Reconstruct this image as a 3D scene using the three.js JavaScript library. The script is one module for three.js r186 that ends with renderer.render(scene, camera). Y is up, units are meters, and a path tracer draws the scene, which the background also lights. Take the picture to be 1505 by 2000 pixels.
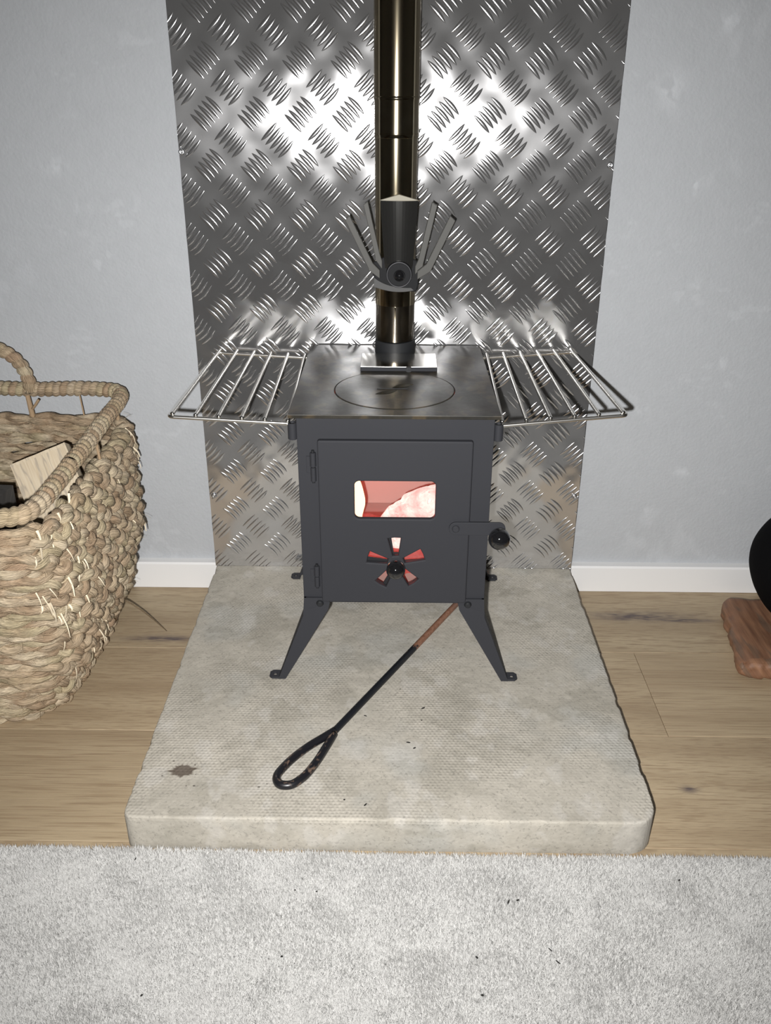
import * as THREE from 'three';
import { RoundedBoxGeometry } from 'three/addons/geometries/RoundedBoxGeometry.js';
import { mergeGeometries, mergeVertices } from 'three/addons/utils/BufferGeometryUtils.js';

// ---------------------------------------------------------------- camera, lights, exposure
const scene = new THREE.Scene();
scene.background = new THREE.Color(0x000000);
const camera = new THREE.PerspectiveCamera(60.935, 1505 / 2000, 0.02, 30);
camera.rotation.order = 'YXZ';
camera.position.set(0.0021, 0.7824, 1.3089);
camera.rotation.set(-0.45495, 0.01178, 0.00356);
scene.add(camera);

const renderer = new THREE.WebGLRenderer({ antialias: true });
renderer.toneMapping = THREE.LinearToneMapping;
renderer.toneMappingExposure = 1.0;
renderer.shadowMap.enabled = true;

// the phone's flash: a small LED just below and left of the lens, the only lamp on in the room
const flash = new THREE.SpotLight(new THREE.Color(1, 0.985, 0.965), 6.5, 0, 0.945, 1.0, 2);
flash.position.set(-0.03, 0.748, 1.315);
flash.target.position.set(-0.02, 0.355, 0.42);
flash.castShadow = true;
flash.shadow.mapSize.set(2048, 2048);
flash.shadow.radius = 0.35;
flash.shadow.camera.near = 0.05;
flash.shadow.camera.far = 6;
scene.add(flash, flash.target);

// the fire inside the stove
const glow = new THREE.PointLight(new THREE.Color(1, 0.09, 0.07), 0.05, 0, 2);
glow.position.set(-0.03, 0.262, 0.185);
glow.castShadow = true;
glow.shadow.radius = 1;
scene.add(glow);

// ---------------------------------------------------------------- helpers
function rng(seed) { let a = seed >>> 0; return () => { a = (a + 0x6D2B79F5) >>> 0; let t = Math.imul(a ^ (a >>> 15), 1 | a); t = (t + Math.imul(t ^ (t >>> 7), 61 | t)) ^ t; return ((t ^ (t >>> 14)) >>> 0) / 4294967296; }; }
function h3(x, y, z) { let n = Math.imul(x, 374761393) + Math.imul(y, 668265263) + Math.imul(z, 2147483647 ^ 0x5bd1e995); n = Math.imul(n ^ (n >>> 13), 1274126177); n = Math.imul(n ^ (n >>> 15), 0x85ebca6b); return ((n ^ (n >>> 16)) >>> 0) / 4294967296; }
const sm = t => t * t * (3 - 2 * t);
const PERM = (() => { const p = [...Array(256).keys()], r = rng(1234); for (let i = 255; i > 0; i--) { const j = Math.floor(r() * (i + 1)); [p[i], p[j]] = [p[j], p[i]]; } return new Uint8Array([...p, ...p]); })();
const GRAD = [[1, 1, 0], [-1, 1, 0], [1, -1, 0], [-1, -1, 0], [1, 0, 1], [-1, 0, 1], [1, 0, -1], [-1, 0, -1], [0, 1, 1], [0, -1, 1], [0, 1, -1], [0, -1, -1]];
function noise(x, y, z = 0) {                                    // gradient noise, about 0..1
  z += 0.37;
  const xf = Math.floor(x), yf = Math.floor(y), zf = Math.floor(z), X = xf & 255, Y = yf & 255, Z = zf & 255;
  x -= xf; y -= yf; z -= zf;
  const u = x * x * x * (x * (x * 6 - 15) + 10), v = y * y * y * (y * (y * 6 - 15) + 10), w = z * z * z * (z * (z * 6 - 15) + 10);
  const A = PERM[X] + Y, B = PERM[X + 1] + Y, AA = PERM[A & 255] + Z, AB = PERM[(A + 1) & 255] + Z, BA = PERM[B & 255] + Z, BB = PERM[(B + 1) & 255] + Z;
  const g = (h, a, b, c) => { const q = GRAD[PERM[h & 255] % 12]; return q[0] * a + q[1] * b + q[2] * c; };
  const l = (a, b, t) => a + (b - a) * t;
  const n = l(l(l(g(AA, x, y, z), g(BA, x - 1, y, z), u), l(g(AB, x, y - 1, z), g(BB, x - 1, y - 1, z), u), v), l(l(g(AA + 1, x, y, z - 1), g(BA + 1, x - 1, y, z - 1), u), l(g(AB + 1, x, y - 1, z - 1), g(BB + 1, x - 1, y - 1, z - 1), u), v), w);
  return Math.min(1, Math.max(0, 0.5 + 0.72 * n));
}
function fbm(x, y, z = 0, o = 4) { let s = 0, a = 0.5, t = 0; for (let i = 0; i < o; i++) { s += a * noise(x, y, z); t += a; a *= 0.5; x = x * 2.03 + 17.1; y = y * 2.03 + 5.3; z += 3.7; } return clamp(0.5 + 1.25 * (s / t - 0.5)); }
const clamp = (x, a = 0, b = 1) => Math.min(b, Math.max(a, x));
const step = (a, b, x) => sm(clamp((x - a) / (b - a)));
const lerp = (a, b, t) => a + (b - a) * t;
const mix = (a, b, t) => [lerp(a[0], b[0], t), lerp(a[1], b[1], t), lerp(a[2], b[2], t)];
const V = (x, y, z) => new THREE.Vector3(x, y, z);

function tex(w, h, fn, srgb = true, wrap = true) {          // fn(u, v) gives linear rgb 0..1 (colour) or one grey value (data)
  const d = new Uint8Array(w * h * 4);
  for (let j = 0; j < h; j++) for (let i = 0; i < w; i++) {
    const c = fn((i + 0.5) / w, (j + 0.5) / h), k = (j * w + i) * 4;
    for (let q = 0; q < 3; q++) { let x = clamp(typeof c === 'number' ? c : c[q]); if (srgb) x = x <= 0.0031308 ? x * 12.92 : 1.055 * Math.pow(x, 1 / 2.4) - 0.055; d[k + q] = Math.round(x * 255); }
    d[k + 3] = 255;
  }
  const t = new THREE.DataTexture(d, w, h, THREE.RGBAFormat);
  t.magFilter = THREE.LinearFilter; t.minFilter = THREE.LinearMipmapLinearFilter; t.generateMipmaps = true;
  if (wrap) t.wrapS = t.wrapT = THREE.RepeatWrapping;
  if (srgb) t.colorSpace = THREE.SRGBColorSpace;
  t.needsUpdate = true;
  return t;
}
const lin = (r, g, b) => new THREE.Color().setRGB(r, g, b);
const std = (c, roughness, metalness = 0, extra = {}) => new THREE.MeshPhysicalMaterial({ color: Array.isArray(c) ? lin(...c) : c, roughness, metalness, ...extra });

const taken = new Map();
function numbered(n) { const k = taken.get(n) || 0; taken.set(n, k + 1); return k ? `${n}_${String(k).padStart(3, '0')}` : n; }
function mesh(name, geo, mat, parent) {
  const m = new THREE.Mesh(geo, mat);
  m.name = parent ? name : numbered(name);
  m.castShadow = m.receiveShadow = true;
  (parent || scene).add(m);
  return m;
}
function group(name, x = 0, y = 0, z = 0) { const g = new THREE.Group(); g.name = numbered(name); g.position.set(x, y, z); scene.add(g); return g; }
function tag(o, label, category, grp, kind) { o.userData.label = label; o.userData.category = category; if (grp) o.userData.group = grp; if (kind) o.userData.kind = kind; return o; }
function structure(o, label, category) { return tag(o, label, category, null, 'structure'); }
function plain(g) { let q = g.index ? g.toNonIndexed() : g; for (const k of Object.keys(q.attributes)) if (!['position', 'normal', 'uv'].includes(k)) q.deleteAttribute(k); return q; }
const merge = list => mergeGeometries(list.map(plain));
function box(x0, x1, y0, y1, z0, z1, r = 0.0008, seg = 1) {
  const w = x1 - x0, h = y1 - y0, d = z1 - z0;
  const g = r > 0 ? new RoundedBoxGeometry(w, h, d, seg + 1, Math.min(r, w / 2.01, h / 2.01, d / 2.01)) : new THREE.BoxGeometry(w, h, d);
  g.translate((x0 + x1) / 2, (y0 + y1) / 2, (z0 + z1) / 2);
  return g;
}
function cyl(a, b, r0, r1 = r0, n = 20, bevel = 0) {            // a to b
  const d = b.clone().sub(a), L = d.length();
  const prof = bevel ? [[0, 0], [r0 - bevel, 0], [r0, bevel], [r1, L - bevel], [r1 - bevel, L], [0, L]] : [[0, 0], [r0, 0], [r0, 0], [r1, L], [r1, L], [0, L]];
  const g = new THREE.LatheGeometry(prof.map(p => new THREE.Vector2(Math.max(p[0], 1e-5), p[1])), n).toNonIndexed();
  g.computeVertexNormals();
  const s = mergeVertices(g);
  const out = s.toNonIndexed();
  smoothAround(out);
  out.applyQuaternion(new THREE.Quaternion().setFromUnitVectors(V(0, 1, 0), d.normalize()));
  out.translate(a.x, a.y, a.z);
  return out;
}
function smoothAround(g) {                                       // smooth normals for a lathe about y: keep the profile's facet, round the turn
  const p = g.attributes.position, n = g.attributes.normal;
  for (let i = 0; i < p.count; i++) {
    const x = p.getX(i), z = p.getZ(i), r = Math.hypot(x, z);
    if (r < 2e-5) continue;
    const ny = n.getY(i), k = Math.sqrt(Math.max(0, 1 - ny * ny)), sgn = (n.getX(i) * x + n.getZ(i) * z) >= 0 ? 1 : -1;
    n.setXYZ(i, sgn * k * x / r, ny, sgn * k * z / r);
  }
}
// a tube along points; rad(i, j) and col(i, j) per vertex
function tube(pts, rad, seg = 8, closed = false, col = null, up = null) {
  const n = pts.length, m = closed ? n + 1 : n, pos = [], uv = [], idx = [], cols = [];
  let N = null, len = 0;
  for (let i = 0; i < m; i++) {
    const k = i % n, p = pts[k];
    const T = (closed ? pts[(k + 1) % n].clone().sub(pts[(k - 1 + n) % n]) : pts[Math.min(n - 1, k + 1)].clone().sub(pts[Math.max(0, k - 1)])).normalize();
    if (up) N = up.clone().addScaledVector(T, -up.dot(T)).normalize();
    else if (!N) { N = Math.abs(T.y) > 0.9 ? V(1, 0, 0) : V(0, 1, 0); N.addScaledVector(T, -N.dot(T)).normalize(); }
    else N.addScaledVector(T, -N.dot(T)).normalize();
    const B = T.clone().cross(N);
    if (i) len += pts[k].distanceTo(pts[(k - 1 + n) % n]);
    for (let j = 0; j <= seg; j++) {
      const a = j / seg * Math.PI * 2, r = typeof rad === 'number' ? rad : rad(k, j % seg, len, a);
      pos.push(p.x + r * (Math.cos(a) * N.x + Math.sin(a) * B.x), p.y + r * (Math.cos(a) * N.y + Math.sin(a) * B.y), p.z + r * (Math.cos(a) * N.z + Math.sin(a) * B.z));
      uv.push(len, j / seg);
      if (col) cols.push(...col(k, j % seg, len, a));
    }
  }
  for (let i = 0; i < m - 1; i++) for (let j = 0; j < seg; j++) { const a = i * (seg + 1) + j, b = a + seg + 1; idx.push(a, a + 1, b, b, a + 1, b + 1); }
  if (!closed) for (const [i, f] of [[0, 1], [m - 1, 0]]) {
    const c = pos.length / 3; pos.push(pts[i].x, pts[i].y, pts[i].z); uv.push(0, 0); if (col) cols.push(...col(i, 0, 0, 0));
    for (let j = 0; j < seg; j++) { const a = i * (seg + 1) + j; f ? idx.push(c, a + 1, a) : idx.push(c, a, a + 1); }
  }
  const g = new THREE.BufferGeometry();
  g.setAttribute('position', new THREE.Float32BufferAttribute(pos, 3));
  g.setAttribute('uv', new THREE.Float32BufferAttribute(uv, 2));
  if (col) g.setAttribute('color', new THREE.Float32BufferAttribute(cols, 3));
  g.setIndex(idx);
  g.computeVertexNormals();
  // close the seam in the normals
  const nn = g.attributes.normal;
  for (let i = 0; i < m; i++) { const a = i * (seg + 1), b = a + seg; const x = nn.getX(a) + nn.getX(b), y = nn.getY(a) + nn.getY(b), z = nn.getZ(a) + nn.getZ(b), l = Math.hypot(x, y, z) || 1; nn.setXYZ(a, x / l, y / l, z / l); nn.setXYZ(b, x / l, y / l, z / l); }
  return g;
}
function arcPath(corners, r, n = 8) {                            // polyline with rounded corners
  const out = [corners[0].clone()];
  for (let i = 1; i < corners.length - 1; i++) {
    const p = corners[i], a = corners[i - 1].clone().sub(p), b = corners[i + 1].clone().sub(p), rr = Math.min(r, a.length() * 0.49, b.length() * 0.49);
    const s = p.clone().addScaledVector(a.normalize(), rr), e = p.clone().addScaledVector(b.normalize(), rr);
    for (let k = 0; k <= n; k++) { const t = k / n; out.push(s.clone().multiplyScalar((1 - t) ** 2).addScaledVector(p, 2 * t * (1 - t)).addScaledVector(e, t * t)); }
  }
  out.push(corners[corners.length - 1].clone());
  return out;
}
function rrect(x0, x1, y0, y1, r, S = THREE.Shape) {
  const s = new S();
  s.moveTo(x0 + r, y0); s.lineTo(x1 - r, y0); s.absarc(x1 - r, y0 + r, r, -Math.PI / 2, 0); s.lineTo(x1, y1 - r); s.absarc(x1 - r, y1 - r, r, 0, Math.PI / 2);
  s.lineTo(x0 + r, y1); s.absarc(x0 + r, y1 - r, r, Math.PI / 2, Math.PI); s.lineTo(x0, y0 + r); s.absarc(x0 + r, y0 + r, r, Math.PI, Math.PI * 1.5);
  return s;
}
function extrude(shape, z0, z1, bevel = 0, seg = 2, curve = 10) {
  const g = new THREE.ExtrudeGeometry(shape, { depth: z1 - z0 - 2 * bevel, bevelEnabled: bevel > 0, bevelThickness: bevel, bevelSize: bevel, bevelOffset: -bevel, bevelSegments: seg, curveSegments: curve });
  g.translate(0, 0, z0 + bevel);
  return g;
}

// ---------------------------------------------------------------- the room
const SLAB_TOP = 0.049;
// painted wall with rubbed filler smudges
const SMUDGES = [[1.15, 0.62, 0.012, 0.02], [1.17, 0.55, 0.016, 0.03], [1.08, 0.42, 0.02, 0.008], [1.12, 0.68, 0.02, 0.012], [1.02, 0.76, 0.025, 0.01], [0.37, 0.78, 0.02, 0.03], [0.42, 0.66, 0.012, 0.02], [0.45, 0.52, 0.018, 0.01], [0.50, 0.40, 0.014, 0.012], [0.39, 0.33, 0.012, 0.012], [0.47, 0.22, 0.02, 0.01], [0.43, 0.86, 0.03, 0.012], [0.41, 0.15, 0.02, 0.008]];
const wallTex = tex(1024, 1024, (u, v) => {
  const x = u * 1.6, y = v * 1.6;
  let b = 0.94 + 0.1 * (fbm(x * 2.2, y * 2.2, 3, 4) - 0.5) + 0.035 * (fbm(x * 60, y * 60, 1, 2) - 0.5);
  const patch = step(0.60, 0.74, fbm(x * 5 + 40, y * 4 + 9, 7, 3)) * step(0.42, 0.75, fbm(x * 34, y * 22, 2, 3));
  const streak = step(0.66, 0.80, fbm(x * 9 + 70, y * 16 + 31, 5, 3)) * step(0.5, 0.7, fbm(x * 50, y * 80, 9, 2));
  for (const [px, py, a, c2] of SMUDGES) { const dx = ((x - px + 2.4) % 1.6 - 0.8) / a, dy = ((y - py + 2.4) % 1.6 - 0.8) / c2, q = dx * dx + dy * dy; if (q < 4) b += 0.15 * Math.exp(-q * 1.4) * step(0.42, 0.66, fbm(x * 55, y * 40, 3, 3)); }
  b += 0.07 * patch + 0.06 * streak;
  return [0.475 * b, 0.494 * b, 0.518 * b];
});
wallTex.repeat.set(1 / 1.6, 1 / 1.6);
const wallBump = tex(256, 256, (u, v) => fbm(u * 40, v * 40, 4, 3), false); wallBump.repeat.set(6, 6);
const wallMat = std(0xffffff, 0.72, 0, { map: wallTex, bumpMap: wallBump, bumpScale: 0.0004 });
const ceilMat = std([0.7, 0.69, 0.66], 0.9);
const paleWall = std([0.6, 0.6, 0.57], 0.9);
function metreUV(g, ax, ay) { const p = g.attributes.position, a = new Float32Array(p.count * 2); const get = { x: i => p.getX(i), y: i => p.getY(i), z: i => p.getZ(i) }; for (let i = 0; i < p.count; i++) { a[2 * i] = get[ax](i); a[2 * i + 1] = get[ay](i); } g.setAttribute('uv', new THREE.BufferAttribute(a, 2)); return g; }
const X0 = -1.9, X1 = 1.9, Z1 = 3.7, CH = 2.4;
structure(mesh('wall_back', metreUV(box(X0 - 0.1, X1 + 0.1, -0.1, CH + 0.1, -0.1, 0, 0), 'x', 'y'), wallMat), 'pale grey painted wall with rubbed filler smudges behind the stove', 'wall');
structure(mesh('wall_left', box(X0 - 0.1, X0, -0.1, CH + 0.1, 0, Z1, 0), paleWall), 'plain pale side wall beyond the log basket', 'wall');
structure(mesh('wall_right', box(X1, X1 + 0.1, -0.1, CH + 0.1, 0, Z1, 0), paleWall), 'plain pale side wall beyond the black pot', 'wall');
structure(mesh('wall_front', box(X0 - 0.1, X1 + 0.1, -0.1, CH + 0.1, Z1, Z1 + 0.1, 0), paleWall), 'plain pale wall facing the stove', 'wall');
structure(mesh('ceiling', box(X0, X1, CH, CH + 0.1, 0, Z1, 0), ceilMat), 'white ceiling above the stove', 'ceiling');

// oak plank floor
const ROWS = [[0, 0.1945], [0.1945, 0.387], [0.387, 0.5795], [0.5795, 0.772]];
const JOINTS = [[-0.93, 0.83], [-0.62, 0.372], [-0.25, 1.02], [-0.7, 0.5]];
const FW = 1.9, FD = 0.62;
function plankAt(x, z) { let r = ROWS.findIndex(q => z < q[1]); if (r < 0) r = 3; let k = 0; for (const j of JOINTS[r]) if (x > j) k++; return [r, k]; }
const KNOTS = [[0.405, 0.093, 0.075, 0.014], [0.475, 0.103, 0.045, 0.006], [0.335, 0.485, 0.010, 0.006], [-0.44, 0.50, 0.03, 0.008], [0.62, 0.32, 0.03, 0.007], [-0.36, 0.17, 0.06, 0.008]];
const floorTex = tex(2048, 1024, (u, v) => {
  const x = (u - 0.5) * FW, z = v * FD, [r, k] = plankAt(x, z), s = r * 7.3 + k * 3.1;
  let knot = 0, bend = 0;
  for (const [kx, kz, a, b] of KNOTS) { const dx = (x - kx) / a, dz = (z - kz) / b, q = Math.exp(-(dx * dx + dz * dz)); knot = Math.max(knot, q); bend += q * 0.006 * Math.sign(dz); }
  const zz = z + bend + 0.006 * (fbm(x * 2.2 + s, z * 5, s, 2) - 0.5);
  const wide = fbm(x * 2.6 + s * 5, zz * 22, s, 4), fine = fbm(x * 24 + s, zz * 360, s + 2, 3), pore = fbm(x * 50 + s, zz * 900, s + 5, 2);
  const tone = [[0.93, 0.92, 0.97], [0.92, 0.95, 1.0], [0.88, 0.97, 0.95], [0.9, 0.95, 0.92]][r][k];
  let c = mix([0.24, 0.155, 0.083], [0.43, 0.315, 0.185], clamp(0.18 + 0.85 * wide));
  c = mix(c, [0.27, 0.18, 0.10], 0.75 * step(0.5, 0.8, fine));
  c = mix(c, [0.16, 0.10, 0.06], 0.3 * step(0.62, 0.85, pore));
  c = mix(c, [0.10, 0.07, 0.06], clamp(knot * (0.2 + 1.3 * fbm(x * 50, z * 220, 3, 3))));
  return [c[0] * tone * 1.23, c[1] * tone * 1.34, c[2] * tone * 1.5];
}, true, false);
const floorBump = tex(1024, 1024, (u, v) => 0.6 * fbm(u * 20, v * 420, 1, 3) + 0.4 * fbm(u * 40, v * 900, 2, 2), false);
const oak = std(0xffffff, 0.55, 0, { map: floorTex, bumpMap: floorBump, bumpScale: 0.0003 });
const floor = group('floor'); structure(floor, 'oak laminate plank floor running along the wall', 'floor');
mesh('subfloor', box(X0, X1, -0.06, -0.008, 0, Z1, 0), std([0.2, 0.15, 0.1], 0.8), floor);
for (let r = 0; r < 4; r++) {
  const xs = [X0, ...JOINTS[r], X1];
  for (let k = 0; k < xs.length - 1; k++) {
    const g = box(xs[k] + 0.0003, xs[k + 1] - 0.0003, -0.008, 0, ROWS[r][0] + 0.0003, ROWS[r][1] - 0.0003, 0.0007, 1);
    const p = g.attributes.position, a = new Float32Array(p.count * 2);
    for (let i = 0; i < p.count; i++) { a[2 * i] = clamp(p.getX(i) / FW + 0.5, 0.001, 0.999); a[2 * i + 1] = clamp(p.getZ(i) / FD, 0.001, 0.999); }
    g.setAttribute('uv', new THREE.BufferAttribute(a, 2));
    mesh('plank', g, oak, floor);
  }
}
mesh('floor_under_rug', box(X0, X1, -0.008, 0, 0.7725, Z1, 0), std([0.33, 0.235, 0.14], 0.6), floor);

// white skirting either side of the slab
const skirtMat = std([0.80, 0.80, 0.80], 0.45);
function skirting(name, x0, x1, label) {
  const s = new THREE.Shape([[0, 0.0005], [0.0148, 0.0005], [0.0148, 0.046], [0.0125, 0.0492], [0, 0.0502]].map(p => new THREE.Vector2(...p)));
  const g = new THREE.ExtrudeGeometry(s, { depth: x1 - x0, bevelEnabled: false });
  g.rotateY(Math.PI / 2); g.scale(1, 1, -1);
  const q = g.toNonIndexed(), p = q.attributes.position;           // the mirror flips the winding: put it back
  for (let i = 0; i < p.count; i += 3) { const a = [p.getX(i), p.getY(i), p.getZ(i)]; p.setXYZ(i, p.getX(i + 1), p.getY(i + 1), p.getZ(i + 1)); p.setXYZ(i + 1, ...a); }
  q.computeVertexNormals(); q.translate(x0, 0, 0);
  structure(mesh(name, q, skirtMat), label, 'skirting board');
}
skirting('baseboard_left', X0, -0.3015, 'low white skirting board behind the woven log basket');
skirting('baseboard_right', 0.3035, X1, 'low white skirting board behind the wooden block');

// ---------------------------------------------------------------- concrete hearth slab
{
  const SX = 0.3, SZ0 = 0.0065, SZ1 = 0.590, H = SLAB_TOP, N = 560;
  const corners = [[-SX, SZ0, 0.004], [-SX, SZ1, 0.012], [SX, SZ1, 0.03], [SX, SZ0, 0.004]];
  // plan outline, anticlockwise seen from above in (x, -z)
  const outline = [];
  const sides = [[[-SX, SZ1], [SX, SZ1]], [[SX, SZ1], [SX, SZ0]], [[SX, SZ0], [-SX, SZ0]], [[-SX, SZ0], [-SX, SZ1]]];
  const per = sides.map(([a, b]) => Math.hypot(b[0] - a[0], b[1] - a[1])), tot = per.reduce((a, b) => a + b);
  const cr = (x, z) => corners.find(c => Math.abs(c[0] - x) < 1e-6 && Math.abs(c[1] - z) < 1e-6)[2];
  for (let i = 0; i < N; i++) {
    let s = i / N * tot, k = 0; while (s > per[k]) s -= per[k++];
    const [a, b] = sides[k], t = s / per[k];
    let x = lerp(a[0], b[0], t), z = lerp(a[1], b[1], t);
    // round the plan corners
    for (const [cx, cz, R] of corners) {
      const ix = cx - Math.sign(cx) * R, iz = cz > 0.3 ? cz - R : cz + R, dx = x - ix, dz = z - iz;
      if (dx * Math.sign(cx) > 0 && dz * (cz > 0.3 ? 1 : -1) > 0) { const l = Math.hypot(dx, dz); if (l > R) { x = ix + dx / l * R; z = iz + dz / l * R; } }
    }
    outline.push([x, z]);
  }
  const prof = [[0.0015, 0], [0.0002, 0.002], [0, 0.010], [0, 0.018], [0, 0.026], [0, 0.034], [0, 0.042], [0.0001, 0.0462], [0.0006, 0.0481], [0.0016, 0.04885], [0.0034, 0.049], [0.012, 0.049], [0.022, 0.049]];
  for (let k = 1; k <= 26; k++) prof.push([0.022 + k * 0.0101, 0.049]);
  const pos = [], uv = [], idx = [];
  const cx = 0, cz = (SZ0 + SZ1) / 2;
  prof.forEach(([ins, y], q) => {
    outline.forEach(([x, z], i) => {
      const kx = 1 - ins / SX, kz = 1 - ins / ((SZ1 - SZ0) / 2);
      let px = cx + (x - cx) * kx, pz = cz + (z - cz) * kz, py = y;
      const nx = (x - cx) / SX, nz = (z - cz) / ((SZ1 - SZ0) / 2), edge = q < 11;
      if (edge) {
        const s = i / N * tot, w = (fbm(s * 26, y * 60, 4, 4) - 0.5) * 0.0011 + (fbm(s * 120, y * 150, 9, 2) - 0.5) * 0.0006;
        const chip = q > 6 ? 0.0018 * step(0.62, 0.8, fbm(s * 40, 3, 2, 3)) : 0;
        const ax = Math.abs(nx) > 0.985 ? Math.sign(nx) : 0, az = Math.abs(nz) > 0.985 ? Math.sign(nz) : 0;
        if (pz > 0.02) { px += ax * (w - chip); pz += az * (w - chip); }
      }
      if (y > 0.04) py += (fbm(px * 14 + 9, pz * 14, 1, 3) - 0.5) * 0.0012 * (edge ? 0.4 : 1);
      pos.push(px, py, Math.max(pz, SZ0));
      const out = (H - y);
      uv.push((px + Math.sign(nx) * (Math.abs(nx) > 0.985 ? out : 0)) / 0.75 + 0.5, (pz - cz + Math.sign(nz) * (Math.abs(nz) > 0.985 ? out : 0)) / 0.75 + 0.5);
    });
  });
  const n = N;
  for (let q = 0; q < prof.length - 1; q++) for (let i = 0; i < n; i++) { const a = q * n + i, b = q * n + (i + 1) % n, c = a + n, d = b + n; idx.push(a, b, c, b, d, c); }
  const ctr = pos.length / 3; pos.push(cx, H, cz); uv.push(0.5, 0.5);
  for (let i = 0; i < n; i++) idx.push((prof.length - 1) * n + i, (prof.length - 1) * n + (i + 1) % n, ctr);
  const g = new THREE.BufferGeometry();
  g.setAttribute('position', new THREE.Float32BufferAttribute(pos, 3)); g.setAttribute('uv', new THREE.Float32BufferAttribute(uv, 2)); g.setIndex(idx); g.computeVertexNormals();
  const slabTex = tex(2048, 2048, (u, v) => {
    const x = (u - 0.5) * 0.75, z = (v - 0.5) * 0.75 + cz;
    const big = fbm(x * 7 + 3, z * 7 + 8, 2, 4), mid = fbm(x * 28, z * 28, 5, 4), fine = fbm(x * 210, z * 210, 8, 2);
    let c = mix([0.36, 0.335, 0.285], [0.52, 0.485, 0.42], clamp(0.5 + 0.75 * (big - 0.5) + 0.6 * (mid - 0.5)));
    c = mix(c, [0.40, 0.40, 0.375], 0.5 * step(0.5, 0.8, fbm(x * 9 + 50, z * 9, 3, 3)));
    const dirt = step(0.54, 0.72, fbm(x * 16 + 20, z * 22, 6, 4)); c = mix(c, [0.27, 0.25, 0.205], 0.36 * dirt * (0.5 + mid));
    const speck = step(0.71, 0.83, fbm(x * 300, z * 300, 11, 2)); c = mix(c, [0.16, 0.15, 0.13], 0.35 * speck);
    const rub = step(0.60, 0.75, fbm(x * 26 + 9, z * 19, 7, 4)) * 0.25; c = mix(c, [0.60, 0.58, 0.55], rub);
    c = c.map(q => q * (0.94 + 0.13 * fine));
    // brown splash stain
    const dx = x + 0.2475, dz = z - 0.5157, a = Math.atan2(dz, dx), R = 0.0105 * (0.75 + 0.5 * fbm(Math.cos(a) * 3 + 5, Math.sin(a) * 3 + 5, 2, 3) + 0.55 * Math.pow(noise(a * 2.6 + 20, 3.3), 3)), d = Math.hypot(dx * 0.8, dz * 1.15);
    const st = 1 - step(R * 0.8, R * 1.12, d); c = mix(c, [0.085, 0.062, 0.045], 0.95 * st * (0.75 + 0.3 * mid));
    for (const [sx, sz, sr] of [[-0.262, 0.5, 0.0012], [-0.235, 0.506, 0.0011], [-0.27, 0.525, 0.0013], [-0.229, 0.5407, 0.0015], [-0.238, 0.541, 0.001], [-0.1533, 0.541, 0.0016], [-0.1445, 0.536, 0.001], [-0.231, 0.522, 0.0008]]) { const q = 1 - step(sr * 0.6, sr, Math.hypot((x - sx) * 0.8, z - sz)); c = mix(c, [0.06, 0.05, 0.04], 0.8 * q); }
    return c;
  }, true, false);
  const slabBump = tex(2048, 2048, (u, v) => {
    const x = (u - 0.5) * 0.75, z = (v - 0.5) * 0.75, p = 0.0052;
    const r = Math.round(z / (p * 0.866)), ox = (r & 1) * p / 2, ix = Math.round((x - ox) / p), dx = x - ox - ix * p, dz = z - r * p * 0.866;
    const dimple = Math.exp(-(dx * dx + dz * dz) / (0.0016 * 0.0016));
    const worn = 0.25 + 0.75 * step(0.38, 0.62, fbm(x * 8 + 4, z * 8, 6, 3));
    return 0.5 + 0.28 * dimple * worn * (z < 0.30 ? 1 : 0) + 0.35 * (fbm(x * 90, z * 90, 2, 4) - 0.5);
  }, false, false);
  const slab = mesh('hearth_slab', g, std(0xffffff, 0.86, 0, { map: slabTex, bumpMap: slabBump, bumpScale: 0.0016 }));
  tag(slab, 'square grey concrete paving slab under the stove with a brown splash stain', 'hearth slab');
}

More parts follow.
